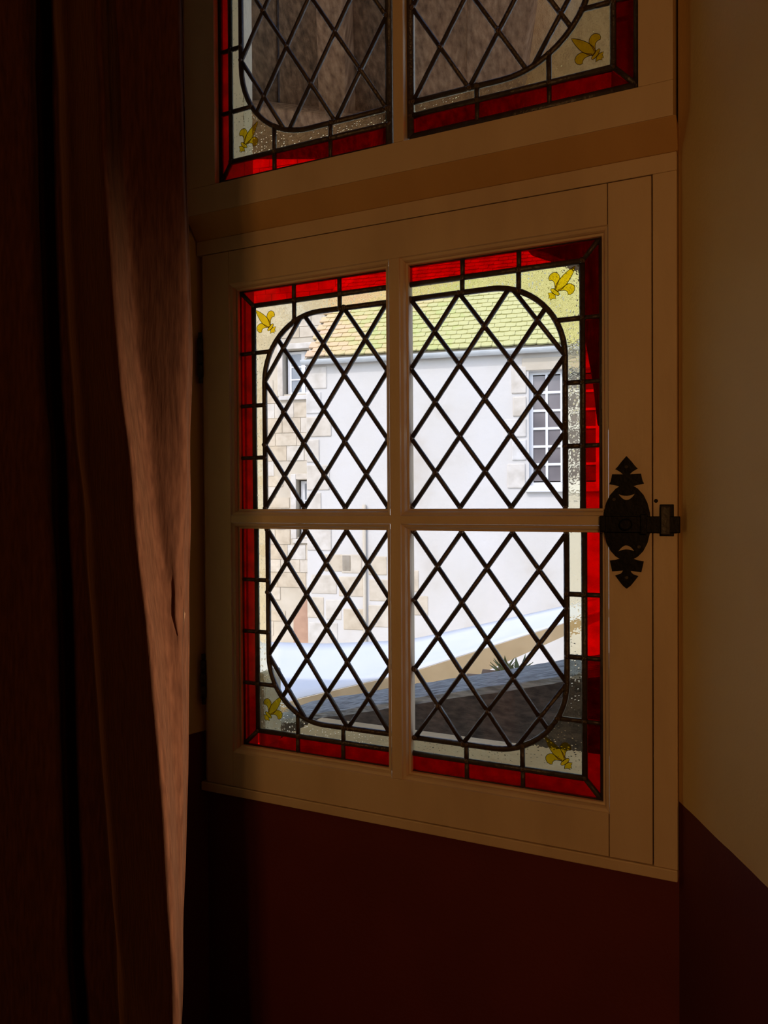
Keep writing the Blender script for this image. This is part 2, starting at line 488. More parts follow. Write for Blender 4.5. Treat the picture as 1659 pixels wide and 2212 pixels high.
# window wall below the frame
box_o = box('wall_window', (CL[0] - .02, CR[0] + .02), (FLOOR, -0.500), (-0.06, -0.015), MT['wall'])
tag(box_o, 'dark maroon wall below the window frame', 'wall', kind='structure')

# ------------------------------------------------------------------ window frame (fixed joinery)
frame = empty('trim_1', B(0, -0.51, 0), 'cream painted wooden window frame with chamfered transom bar', 'window frame', kind='structure')
FP = MT['frame_paint']
ZT = 1.55
with Under(frame):
    box('jamb', (0.4035, 0.4357), (-0.4938, 0.4903), (-0.06, 0.0), FP, bevel=0.0012)
    box('rebate', (0.386, 0.4034), (-0.494, 0.5165), (-0.06, -0.034), FP)
    box('jamb', (-0.4045, -0.3945), (-0.4938, 0.4903), (-0.06, -0.012), FP, bevel=0.0012)
    box('rebate', (-0.3944, -0.372), (-0.494, 0.5165), (-0.06, -0.034), FP)
    box('sill_rail', (-0.4045, 0.4357), (-0.5105, -0.494), (-0.06, 0.002), FP, bevel=0.0015)
    box('rebate', (-0.372, 0.386), (-0.4935, -0.472), (-0.06, -0.034), FP)
    box('head_rail', (-0.4045, 0.4357), (0.4905, 0.5165), (-0.06, 0.0), FP, bevel=0.0012)
    box('rebate', (-0.372, 0.386), (0.468, 0.490), (-0.06, -0.034), FP)
    # transom: flat underside sloping forward
    prof = [(-0.06, 0.5166), (0.0, 0.5166), (0.030, 0.5535), (-0.06, 0.5535)]
    vs = [B(x, p[1], p[0]) for x in (-0.4045, 0.4375) for p in prof]
    n = len(prof)
    mesh_obj('transom', vs, [tuple(range(n)), tuple(range(2 * n - 1, n - 1, -1))] + [(i, (i + 1) % n, (i + 1) % n + n, i + n) for i in range(n)], MT['ochre'], bevel=0.0015)
    box('upper_bottom_rail', (-0.4045, 0.4335), (0.5537, 0.602), (-0.06, 0.0298), FP, bevel=0.001)
    box('upper_stile', (-0.4045, -0.338), (0.6022, ZT), (-0.06, 0.0298), FP, bevel=0.001)
    box('upper_stile', (0.3880, 0.4335), (0.6022, ZT), (-0.06, 0.0298), FP, bevel=0.001)
    box('upper_mullion', (0.0142, 0.0325), (0.6022, ZT), (-0.02, 0.0298), FP, bevel=0.0015)
    # keeper of the bolt, fixed to the right jamb
    kp = box('bolt_keeper', (0.4155, 0.4275), (-0.0185, 0.0205), (0.0, 0.0175), MT['iron_worn'], bevel=0.0012)
    kp['label'] = 'worn iron keeper staple that takes the bolt'
    box('keeper_plate', (0.4125, 0.4315), (-0.0215, 0.0235), (0.0, 0.0025), MT['iron'], bevel=0.0008)
    disc('screw_hole', 0.4075, 0.0285, 0.0, 0.0006, 0.0028, MT['iron'])

# ------------------------------------------------------------------ leaded panels
GW = -0.022
def clip_half(poly, nx, ny, c):
    """keep nx*x+ny*y <= c"""
    out = []
    for i in range(len(poly)):
        p, q = poly[i], poly[(i + 1) % len(poly)]
        dp, dq = nx * p[0] + ny * p[1] - c, nx * q[0] + ny * q[1] - c
        if dp <= 0:
            out.append(p)
        if (dp < 0 < dq) or (dq < 0 < dp):
            t = dp / (dp - dq)
            out.append((p[0] + t * (q[0] - p[0]), p[1] + t * (q[1] - p[1])))
    return out
def area(p):
    return abs(sum(p[i][0] * p[(i + 1) % len(p)][1] - p[(i + 1) % len(p)][0] * p[i][1] for i in range(len(p)))) / 2
def clip_convex(poly, conv):
    n = len(conv)
    for i in range(n):
        a, b = conv[i], conv[(i + 1) % n]
        nx, ny = (b[1] - a[1]), -(b[0] - a[0])       # outward for counter-clockwise
        poly = clip_half(poly, nx, ny, nx * a[0] + ny * a[1])
        if len(poly) < 3:
            return []
    return poly
def seg_in_convex(p, q, conv):
    t0, t1 = 0.0, 1.0
    for i in range(len(conv)):
        a, b = conv[i], conv[(i + 1) % len(conv)]
        nx, ny = (b[1] - a[1]), -(b[0] - a[0])
        dp = nx * (p[0] - a[0]) + ny * (p[1] - a[1]); dq = nx * (q[0] - a[0]) + ny * (q[1] - a[1])
        if dp > 0 and dq > 0: return None
        if dp > 0: t0 = max(t0, dp / (dp - dq))
        elif dq > 0: t1 = min(t1, dp / (dp - dq))
    if t1 - t0 < 1e-4: return None
    f = lambda t: (p[0] + t * (q[0] - p[0]), p[1] + t * (q[1] - p[1]))
    return f(t0), f(t1)

JOINT = None
def joint(u, v, w, root):
    global JOINT
    if JOINT is None:
        bm = bmesh.new()
        bmesh.ops.create_uvsphere(bm, u_segments=8, v_segments=5, radius=1.0)
        for f in bm.faces: f.smooth = True
        JOINT = bpy.data.meshes.new('solder_joint')
        bm.to_mesh(JOINT); bm.free()
        JOINT.materials.append(MT['solder'])
    o = bpy.data.objects.new('solder_joint', JOINT)
    s = random.uniform(0.8, 1.15)
    o.scale = (0.0047 * s, 0.0047, 0.0052 * s)
    o.rotation_euler = (0, random.uniform(0, 3), 0)
    o.location = B(u, v, w)
    put(o)

CROP_O, CROP_L = (600.0, 630.0), 467.0
def fl(x, y):
    dx, dy = x - CROP_O[0], y - CROP_O[1]
    return ((dx * 0.75 + dy * 0.664) / CROP_L, (dx * 0.664 - dy * 0.75) / CROP_L)
SIDE = [fl(*p) for p in ((622, 566), (617, 545), (612, 500), (600, 468), (575, 449), (540, 446), (533, 415), (548, 378), (580, 354), (615, 347), (648, 361), (673, 392), (683, 432), (668, 470), (650, 508), (637, 548), (632, 568))]
MIDP = [(-0.065, 0.10), (-0.115, 0.24), (-0.13, 0.40), (-0.12, 0.55), (-0.085, 0.72), (-0.04, 0.86), (0.0, 0.94), (0.04, 0.86), (0.085, 0.72), (0.12, 0.55), (0.13, 0.40), (0.115, 0.24), (0.065, 0.10)]
BAND = [(0.155 * math.cos(k * math.pi / 8), 0.055 + 0.06 * math.sin(k * math.pi / 8)) for k in range(16)]
BASE = [(-0.06, -0.01), (-0.155, -0.085), (-0.07, -0.12), (-0.03, -0.20), (0.0, -0.15), (0.03, -0.20), (0.07, -0.12), (0.155, -0.085), (0.06, -0.01)]
def fleur(u, v, ang, w, pane, size=0.0530):
    """painted lily: yellow stain fields with dark brown trace lines, lying on the pane"""
    ca, sa = math.cos(ang), math.sin(ang)
    def tr(p): return (u + size * (p[0] * ca + p[1] * sa), v + size * (-p[0] * sa + p[1] * ca))
    vs, fs, mi = [], [], []
    shapes = [SIDE, [(-x, y) for x, y in SIDE], MIDP, BAND, BASE]
    for k, s in enumerate(shapes):
        q = [tr(p) for p in s]
        z = w + 0.0003 * (1 + (k == 3) + 0.5 * (k == 2))
        b = len(vs)
        vs += [B(x, y, z) for x, y in q]
        fs.append(tuple(range(b, b + len(q)))); mi.append(0)
        c = q + [q[0], q[1]]
        sv, sf = sweep2d(c, 0.00055, 0.00025, 4)
        b = len(vs)
        vs += [B(x, y, zz + z + 0.0002) for x, y, zz in sv]
        fs += [tuple(i + b for i in f) for f in sf]; mi += [1] * len(sf)
    o = mesh_obj('fleur_de_lis', vs, fs, [MT['yellow'], MT['outline']], fix=False)
    for p, m in zip(o.data.polygons, mi):
        p.material_index = m
    o['label'] = 'yellow fleur-de-lis painted with brown outline'
    adopt_to_pane.append((o, pane))
adopt_to_pane = []

def panel(root, su, sv, u0, v0, a, b, nx, ny, r, xr, yr, xo, yo, bx, by, lily, gw, border=False):
    """one leaded light. local x,y run outwards from the muntin corner (u0,v0)"""
    X, Y = nx * a, ny * b
    W2 = lambda x, y: (u0 + su * x, v0 + sv * y)
    def pane(poly, mat, name='pane'):
        if len(poly) < 3 or area(poly) < 4e-6: return None
        return prism(name, [W2(*p) for p in poly], gw - 0.0015, gw + 0.0015, mat)
    def came(pts, hw=0.0038, hd=0.0040, n=8):
        return bar('lead_came', [W2(*p) for p in pts], hw, hd, gw, MT['lead'], None, n)
    def jt(x, y):
        u, v = W2(x, y); joint(u, v, gw + 0.0020, root)
    x_in, y_in = -0.005, -0.005
    arc = [(X - r + r * math.cos(t * math.pi / 2 / 14), Y - r + r * math.sin(t * math.pi / 2 / 14)) for t in range(15)]
    conv = [(x_in, y_in), (X, y_in)] + arc + [(x_in, Y)]
    conv_line = [(0, 0), (X, 0)] + arc + [(0, Y)]
    ytop = lambda x: Y if x <= X - r else Y - r + math.sqrt(max(r * r - (x - X + r) ** 2, 0))
    xrt = lambda y: X if y <= Y - r else X - r + math.sqrt(max(r * r - (y - Y + r) ** 2, 0))
    # quarries
    for k in range(-1, nx + ny + 2):
        for m in range(-ny - 2, nx + 2):
            cell = []
            for kk, mm in ((k, m), (k + 1, m), (k + 1, m + 1), (k, m + 1)):
                cell.append((a * (kk + mm) / 2, b * (kk - mm) / 2))
            q = clip_convex(cell, conv)
            if q: pane(q, MT['clear'])
    # lattice cames
    for k in range(1, nx + ny + 1):
        s = seg_in_convex((a * k + a, -b), (-a, b * k + b), conv_line)
        if s and math.dist(*s) > 0.012: came(s)
    for m in range(-ny, nx):
        s = seg_in_convex((a * m - a, -b), (a * m + a * (ny + 3), b * (ny + 3)), conv_line)
        if s and math.dist(*s) > 0.012: came(s)
    for i in range(0, 2 * nx + 1):
        for j in range(0, 2 * ny + 1):
            if (i + j) % 2 == 0:
                x, y = i * a / 2, j * b / 2
                inside = x <= xrt(y) + 1e-6 and y <= ytop(x) + 1e-6
                if inside: jt(x, y)
    # curved came
    came([(0, Y)] + arc[::-1] + [(X, 0)], 0.0046, 0.0045)
    # clear border strips and corner
    tops = [0] + bx
    for i in range(len(bx)):
        x0, x1 = (x_in if i == 0 else tops[i]), tops[i + 1]
        xs = [x0 + (x1 - x0) * k / 8 for k in range(9)]
        pane([(x, ytop(x)) for x in xs] + [(x1, yr), (x0, yr)], MT['hammered'], 'border_pane')
    sides = [0] + by
    for i in range(len(by)):
        y0, y1 = (y_in if i == 0 else sides[i]), sides[i + 1]
        ys = [y0 + (y1 - y0) * k / 8 for k in range(9)]
        pane([(xrt(y), y) for y in ys] + [(xr, y1), (xr, y0)], MT['hammered'], 'border_pane')
    xb, yb = bx[-1], by[-1]
    pts = []
    for k in range(19):
        t = k / 18 * math.pi / 2
        p = (X - r + r * math.sin(t), Y - r + r * math.cos(t))
        if p[0] > xb and p[1] > yb: pts.append(p)
    corner = [(xb, yr), (xb, ytop(xb))] + pts + [(xrt(yb), yb), (xr, yb), (xr, yr)]
    cp = pane(corner, MT['hammered'], 'corner_pane')
    # ruby border
    tl = [x_in] + bx
    for i in range(len(bx)):
        pane([(tl[i], yr), (tl[i + 1], yr), (tl[i + 1], yo), (tl[i], yo)], MT['red'], 'ruby_pane')
    pane([(bx[-1], yr), (xr, yr), (xo, yo), (bx[-1], yo)], MT['red'], 'ruby_pane')
    sl = [y_in] + by
    for i in range(len(by)):
        pane([(xr, sl[i]), (xr, sl[i + 1]), (xo, sl[i + 1]), (xo, sl[i])], MT['red'], 'ruby_pane')
    pane([(xr, by[-1]), (xr, yr), (xo, yo), (xo, by[-1])], MT['red'], 'ruby_pane')
    # straight cames
    came([(x_in, yr), (xr + 0.003, yr)], 0.0046, 0.0045)
    came([(xr, y_in), (xr, yr + 0.003)], 0.0046, 0.0045)
    came([(xr, yr), (xo, yo)], 0.0040)
    jt(xr, yr)
    for x in bx:
        came([(x, ytop(x)), (x, yr)], 0.0040); came([(x + 0.0005, yr), (x + 0.0005, yo)], 0.0036)
        jt(x, ytop(x)); jt(x, yr)
    for y in by:
        came([(xrt(y), y), (xr, y)], 0.0040); came([(xr, y), (xo, y)], 0.0036)
        jt(xrt(y), y); jt(xr, y)
    # outer edge lead
    e = 0.0062 if border else 0.004
    came([(x_in, yo), (xo + e * 0.6, yo)], e, 0.0048, 6)
    came([(xo, y_in), (xo, yo + e * 0.6)], e, 0.0048, 6)
    if border:
        came([(x_in + 0.001, y_in), (x_in + 0.001, yo)], e, 0.0048, 6)
        jt(x_in + .001, yr); jt(x_in + .001, Y); jt(xo, yo)
    if cp and lily:
        px, py, ang = lily
        p = at_w(px, py, gw)
        fleur(p.x, p.z, R_(ang), gw + 0.0016, cp)

# ------------------------------------------------------------------ lower casement
win1 = empty('window_1', B(0, -0.49, 0), 'lower casement with leaded diamond panes and ruby glass border', 'window', kind='structure')
SX0, SX1, SY0, SY1 = -0.332, 0.338, -0.4295, 0.4295        # moulding outer edge
BX = [0.0905, 0.1830]
BY = [0.0925, 0.1880, 0.2840]
with Under(win1):
    box('stile', (-0.392, SX0), (-0.4925, 0.489), (-0.033, 0.0), FP, bevel=0.0010)
    st = box('stile', (SX1 + 0.004, 0.4018), (-0.4925, 0.489), (-0.033, 0.0), FP, bevel=0.0010)
    box('top_rail', (SX0, SX1 + 0.0028), (SY1, 0.489), (-0.033, -0.0004), FP, bevel=0.0006)
    box('bottom_rail', (SX0, SX1 + 0.0028), (-0.4925, SY0), (-0.033, -0.0004), FP, bevel=0.0006)
    box('glazing_bar', (-0.0095, 0.0095), (SY0, SY1), (-0.033, -0.0002), FP, bevel=0.0012)
    box('glazing_bar', (SX0, SX1 + .003), (-0.0070, 0.0070), (-0.033, -0.0004), FP, bevel=0.0012)
    PROF = [(0.0, 0.0), (0.0012, -0.0030), (0.0030, -0.0038), (0.0052, -0.0052), (0.0070, -0.0085), (0.0076, -0.0118), (0.0106, -0.0126), (0.0110, -0.0140), (0.0110, -0.0300)]
    def mould(u0, u1, v0, v1):
        vs, fs = [], []
        for d, w in PROF:
            vs += [B(u0 + d, v0 + d, w), B(u1 - d, v0 + d, w), B(u1 - d, v1 - d, w), B(u0 + d, v1 - d, w)]
        for i in range(len(PROF) - 1):
            for k in range(4):
                fs.append((i * 4 + k, i * 4 + (k + 1) % 4, i * 4 + 4 + (k + 1) % 4, i * 4 + 4 + k))
        mesh_obj('moulding', vs, fs, FP, fix=False)
    for (u0, u1) in ((SX0, -0.0095), (0.0095, SX1 + .004)):
        for (v0, v1) in ((0.0070, SY1), (SY0, -0.0070)):
            mould(u0, u1, v0, v1)
    XO = 0.3065
    panel(win1, -1, 1, -0.0225, 0.0196, 0.0825, 0.1150, 3, 3, 0.116, 0.2700, 0.3700, 0.3020, 0.4010, BX, BY, (588, 710, -43), GW)
    panel(win1, 1, 1, 0.0206, 0.0196, 0.0848, 0.1150, 3, 3, 0.116, 0.2805, 0.3690, 0.3085, 0.4010, BX, BY, (1197, 635, 41), GW)
    panel(win1, -1, -1, -0.0215, -0.0196, 0.0815, 0.1145, 3, 3, 0.116, 0.2690, 0.3700, 0.3020, 0.4010, BX, BY, (580, 1546, 38), GW)
    panel(win1, 1, -1, 0.0237, -0.0196, 0.0842, 0.1145, 3, 3, 0.116, 0.2790, 0.3700, 0.3055, 0.4010, BX, BY, (1224, 1648, -42), GW)
    # hinges on the left edge
    for hv in (0.300, -0.300):
        for k in range(3):
            z = hv + (k - 1) * 0.024
            tube('hinge', [B(-0.3965, z - 0.0112, 0.002), B(-0.3965, z + 0.0112, 0.002)], 0.0052, MT['iron_worn'], None, 12)
        for s in (-1, 1):
            tube('hinge_finial', [B(-0.3965, hv + s * 0.037, 0.002), B(-0.3965, hv + s * 0.041, 0.002), B(-0.3965, hv + s * 0.047, 0.002)], 0.0038, MT['iron_worn'], None, 10)

# ------------------------------------------------------------------ slide bolt on the casement
LC = (0.3676, -0.0028)
KX, KY = 0.0001150, 0.0001205
RH = [(0, 252), (60, 318), (102, 372), (130, 400), (72, 432), (45, 455), (38, 468), (170, 464), (178, 500), (190, 550), (205, 578), (140, 590), (78, 606),
      (132, 640), (200, 715), (246, 810), (274, 920), (283, 1045), (274, 1165), (246, 1280), (196, 1378), (132, 1445), (78, 1476),
      (140, 1494), (200, 1503), (188, 1560), (172, 1628), (40, 1612), (50, 1636), (75, 1660), (135, 1680), (85, 1745), (45, 1795), (0, 1830)]
def lp(x, y): return (LC[0] + x * KX, LC[1] - (y - 1045) * KY)
outline = [lp(x, y) for x, y in RH] + [lp(-x, y) for x, y in RH[::-1][1:-1]]
def cres(yt, ym, yi):
    o = []
    for k in range(13):
        t = -1 + k / 6
        o.append(lp(110 * t, ym + (yt - ym) * (1 - t * t)))
    for k in range(1, 12):
        t = 1 - k / 6
        o.append(lp(110 * t, ym + (yi - ym) * (1 - t * t)))
    return o
cu = bpy.data.curves.new('bolt_plate', 'CURVE')
cu.dimensions = '2D'; cu.fill_mode = 'BOTH'; cu.extrude = 0.0013; cu.bevel_depth = 0.0003
for pts in (outline, cres(775, 690, 718), cres(1312, 1396, 1366)):
    s = cu.splines.new('POLY'); s.points.add(len(pts) - 1); s.use_cyclic_u = True
    for q, p in zip(s.points, pts): q.co = (p[0], p[1], 0, 1)
tmp = bpy.data.objects.new('tmp_plate', cu); COL.objects.link(tmp)
bpy.context.view_layer.update()
dg = bpy.context.evaluated_depsgraph_get()
me = bpy.data.meshes.new_from_object(tmp.evaluated_get(dg))
bpy.data.objects.remove(tmp)
for v in me.vertices:
    v.co = B(v.co.x, v.co.y, v.co.z + 0.0017)
me.materials.clear(); me.materials.append(MT['iron'])
me.name = 'bolt_plate'
plate = bpy.data.objects.new('bolt_plate', me)
put(plate)
plate['label'] = 'black wrought iron bolt plate, oval with crescent cut-outs and arrow ends'
adopt(plate, win1)
sub = []
sub.append(box('bolt', (LC[0] - 0.0365, 0.4402), (-0.0165, 0.0068), (0.0034, 0.0115), MT['iron'], bevel=0.0010))
sub.append(box('guide', (LC[0] - 0.036, LC[0] - 0.028), (-0.0150, 0.0075), (0.003, 0.0165), MT['iron'], bevel=0.0012))
sub.append(box('guide', (LC[0] + 0.020, LC[0] + 0.029), (-0.0190, 0.0095), (0.003, 0.0140), MT['iron'], bevel=0.0012))
sub.append(disc('knob', LC[0] + 0.001, -0.0048, 0.011, 0.024, 0.0085, MT['iron']))
for (x, y) in ((0, 378), (0, 1700), (-150, 765), (150, 1330)):
    u, v = lp(x, y)
    sub.append(disc('screw', u, v, 0.0028, 0.0045, 0.0026, MT['iron_worn'], n=12))
for o in sub:
    o.parent = plate
    o.matrix_parent_inverse = Matrix.Identity(4)

# ------------------------------------------------------------------ upper fixed light
win2 = empty('window_2', B(0, 0.602, 0.012), 'upper fixed light with leaded diamond panes above the transom', 'window', kind='structure')
GU = 0.012
with Under(win2):
    NB = 5
    panel(win2, -1, -1, -0.0045, 0.668 + 5 * 0.1495, 0.0955, 0.1495, 3, NB, 0.138, 0.3095, NB * 0.1495 + 0.0255, 0.3385 - 0.0045, NB * 0.1495 + 0.0620, [0.105, 0.2175], [0.2395, 0.351, 0.462, 0.5733, 0.6841], (527, 318, 40), GU, True)
    panel(win2, 1, -1, 0.0415, 0.668 + 5 * 0.1495, 0.0945, 0.1495, 3, NB, 0.138, 0.3105, NB * 0.1495 + 0.0215, 0.3855 - 0.0415, NB * 0.1495 + 0.0555, [0.107, 0.2185], [0.2395, 0.351, 0.462, 0.5733, 0.6755], (1291, 121, -48), GU, True)
for o, p in adopt_to_pane:
    mw = Matrix.Identity(4)
    root = p.parent
    o.parent = p
    o.matrix_parent_inverse = Matrix.Identity(4)

# ------------------------------------------------------------------ curtain
def interp(tab, y):
    if y <= tab[0][0]:
        (a, p), (b, q) = tab[0], tab[1]
    elif y >= tab[-1][0]:
        (a, p), (b, q) = tab[-2], tab[-1]
    else:
        for (a, p), (b, q) in zip(tab, tab[1:]):
            if a <= y <= b: break
    return p + (q - p) * (y - a) / (b - a)
YK = (0, 400, 720, 1100, 1400, 1700, 2000, 2212)
HEM = list(zip(YK, (389, 399, 410, 405, 404, 401, 393, 388)))
RDG = list(zip(YK, (222, 238, 262, 302, 334, 362, 380, 386)))
FLD = list(zip(YK, (135, 148, 163, 192, 210, 228, 250, 262)))
VAL = list(zip(YK, (72, 80, 92, 112, 124, 132, 142, 150)))
def curtain_cols(y):
    h, r, f, v = interp(HEM, y), interp(RDG, y), interp(FLD, y), interp(VAL, y)
    g = max(h - r, 4)
    q = min(1.0, g / 62.0)
    c = [(-420, 0.480), (-330, 0.515), (-240, 0.475), (-150, 0.505), (-70, 0.515), (0, 0.506), (v - 25, 0.494), (v + 3, 0.474), (v + 16, 0.430), (f - 14, 0.415), (f - 4, 0.446), (f + 6, 0.470), (f + 25, 0.482), (f + (r - f) * 0.60, 0.511),
         (r - 14, 0.531), (r - 2, 0.526), (r + 9 * q, 0.512), (r + 22 * q, 0.498), (r + 40 * q, 0.490), (r + 40 * q + (g - 40 * q) * 0.45, 0.486), (h - 12 * q, 0.480), (h - 4 * q, 0.470), (h, 0.462)]
    return c
def catmull(P, n):
    out = []
    for i in range(len(P) - 1):
        p0, p1, p2, p3 = P[max(i - 1, 0)], P[i], P[i + 1], P[min(i + 2, len(P) - 1)]
        for k in range(n):
            t = k / n
            out.append(p1 * (1 - t) + p2 * t if False else 0.5 * ((2 * p1) + (p2 - p0) * t + (2 * p0 - 5 * p1 + 4 * p2 - p3) * t * t + (3 * p1 - p0 - 3 * p2 + p3) * t ** 3))
    out.append(P[-1])
    return out
curtain = empty('curtain', B(-0.30, FLOOR, 0.50), 'russet brown velvet curtain hanging in deep folds left of the window', 'curtain')
rows = []
yy = -560
while yy <= 2900:
    P = [at_w(x, yy, w + 0.04) for x, w in curtain_cols(yy)]
    z = sum(p.z for p in P[-8:]) / 8
    rows.append((z, P))
    yy += 45
# every row is brought to its own level so the cloth hangs straight down
grid = []
for z, P in rows:
    Q = [Vector((p.x, p.y, z)) for p in P]
    grid.append(catmull(Q, 5))
NW = len(grid[0])
# extend to the rail and to the floor
top = [Vector((p.x, p.y, CEIL - 0.03)) for p in grid[0]]
bot = [Vector((p.x, p.y, FLOOR + 0.012)) for p in grid[-1]]
grid = [top] + grid + [bot]
for i, row in enumerate(grid):
    for j, p in enumerate(row):
        p.y -= 0.0016 * math.sin(p.z * 37 + j * 0.21) * (0.4 + 0.6 * math.sin(p.z * 11.0 + 1))
        # small puckers beside the hem
        d = (p.z - (-0.082)) / 0.022
        e = (j - (NW - 14)) / 4.0
        p.y += 0.006 * math.exp(-d * d - e * e) * math.sin(j * 1.3)
vs = [p for row in grid for p in row]
fs = [(i * NW + j, i * NW + j + 1, (i + 1) * NW + j + 1, (i + 1) * NW + j) for i in range(len(grid) - 1) for j in range(NW - 1)]
with Under(curtain):
    cl = mesh_obj('cloth', vs, fs, MT['velvet'], smooth=True)
    md = cl.modifiers.new('thick', 'SOLIDIFY'); md.thickness = 0.003; md.offset = 0
    tube('hem', [row[-1] + Vector((0.0008, 0, 0)) for row in grid], 0.0021, MT['velvet'])

# ------------------------------------------------------------------ outside: our own wall, sill and timbers
ext = empty('wall_exterior', (0, 0.1, -3.0), 'stone outer wall around the window opening', 'wall', kind='structure')
with Under(ext):
    box('masonry', (-6.0, -0.338), (-4.5, 3.6), (-0.088, -0.061), MT['jamb_stone'])
    box('masonry', (0.338, 6.0), (-4.5, 3.6), (-0.088, -0.061), MT['jamb_stone'])
    box('masonry', (-0.338, 0.338), (1.56, 3.6), (-0.088, -0.061), MT['jamb_stone'])
    box('masonry', (-0.338, 0.338), (-4.5, -0.52), (-0.088, -0.061), MT['jamb_stone'])
    box('jamb_block', (-0.338, -0.322), (-0.446, -0.300), (-0.150, -0.0885), MT['jamb_stone'], bevel=0.006)
sill = box('trim_2', (-0.3375, 0.3375), (-0.519, -0.448), (-0.33, -0.061), MT['sill_stone'], bevel=0.008)
tag(sill, 'tan stone window sill outside the lower panes', 'sill', kind='structure')

# weathered beam that rises to the right just outside
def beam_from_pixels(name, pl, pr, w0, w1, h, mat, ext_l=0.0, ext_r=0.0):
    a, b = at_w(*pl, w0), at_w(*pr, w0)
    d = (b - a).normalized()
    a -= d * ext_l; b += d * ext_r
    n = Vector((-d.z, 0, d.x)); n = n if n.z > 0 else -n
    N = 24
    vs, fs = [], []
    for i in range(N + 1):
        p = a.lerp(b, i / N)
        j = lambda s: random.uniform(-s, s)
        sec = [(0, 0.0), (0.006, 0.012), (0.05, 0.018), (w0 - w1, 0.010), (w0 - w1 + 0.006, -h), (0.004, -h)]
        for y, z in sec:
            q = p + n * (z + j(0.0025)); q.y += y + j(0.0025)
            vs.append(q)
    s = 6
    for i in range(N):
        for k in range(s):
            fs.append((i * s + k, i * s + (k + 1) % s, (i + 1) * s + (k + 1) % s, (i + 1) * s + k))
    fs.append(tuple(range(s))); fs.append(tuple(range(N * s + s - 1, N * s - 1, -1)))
    o = mesh_obj(name, vs, fs, [mat, MT['shaded_wood']])
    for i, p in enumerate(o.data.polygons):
        if i >= N * s or i % s in (3, 4, 5):  # front, back, underside and ends get the painted-in shade
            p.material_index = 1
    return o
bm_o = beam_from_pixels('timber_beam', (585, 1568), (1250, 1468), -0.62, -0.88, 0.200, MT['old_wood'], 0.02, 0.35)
tag(bm_o, 'weathered grey timber beam sloping outside the lower panes', 'beam')

eave = empty('eave_timbers', at_w(700, 250, -0.72), 'brown timber boarding and post seen through the upper light', 'timber')
EP = at_w(700, 250, -0.72)                               # the boarding leans in towards the wall as it rises
EN = Vector((0, -1, -0.62)).normalized()                 # its lower face looks back and down
def board(name, px, near, thick, mat):
    """plank outlined by pixels on the sloping underside, 'near' metres proud of it"""
    q = [at_plane(x, y, EP + EN * near, EN) for x, y in px]
    return hexa(name, q + [p - EN * thick for p in q], mat, bevel=0.006)
with Under(eave):
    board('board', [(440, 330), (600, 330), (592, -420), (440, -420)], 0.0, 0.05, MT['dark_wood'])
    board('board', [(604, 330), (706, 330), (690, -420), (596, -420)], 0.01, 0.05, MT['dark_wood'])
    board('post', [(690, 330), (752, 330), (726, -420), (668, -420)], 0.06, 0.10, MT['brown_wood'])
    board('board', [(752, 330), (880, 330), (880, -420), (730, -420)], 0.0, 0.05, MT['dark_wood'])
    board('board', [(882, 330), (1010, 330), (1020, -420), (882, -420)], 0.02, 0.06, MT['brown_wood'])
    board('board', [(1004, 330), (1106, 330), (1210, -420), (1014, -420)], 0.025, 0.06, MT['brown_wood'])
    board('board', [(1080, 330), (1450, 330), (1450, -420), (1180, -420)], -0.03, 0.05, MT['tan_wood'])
    board('bottom_plate', [(440, 345), (800, 345), (800, 256), (440, 218)], 0.10, 0.10, MT['brown_wood'])
    # curved brace running down the right side
    bp = [(1120, 470), (1128, 530), (1190, 550), (1248, 572), (1253, 640), (1255, 700), (1268, 760), (1280, 830), (1290, 920), (1400, 940), (1400, 470)]
    q = [at_w(x, y, -0.26) for x, y in bp]
    prism('brace', [(p.x, p.z) for p in q], -0.33, -0.26, MT['dark_wood'], bevel=0.004)

# ------------------------------------------------------------------ outside: the white house across the court
DH = 15.0
pA = at_depth(660, 782, DH)
pB = at_z(1215, 752, pA.z)
FD = Vector((pB.x - pA.x, pB.y - pA.y, 0)).normalized()      # facade direction, to the right
FN = Vector((-FD.y, FD.x, 0))                                # points away from us
UPV = Vector((0, 0, 1))
GROUND = -4.6
def F(px, py, back=0.0):
    """pixel -> (s, z) on the facade plane moved back by 'back' metres"""
    p = at_plane(px, py, pA + FN * back, FN)
    return (p - pA).dot(FD), p.z
def FP3(s, z, back=0.0):
    q = pA + FD * s + FN * back
    return Vector((q.x, q.y, z))
def fbox(name, s, z, back, mat, bevel=0.0):
    vs = [FP3(a, b, c) for a in s for b in z for c in back]
    return mesh_obj(name, vs, BOXF, mat, bevel=bevel)

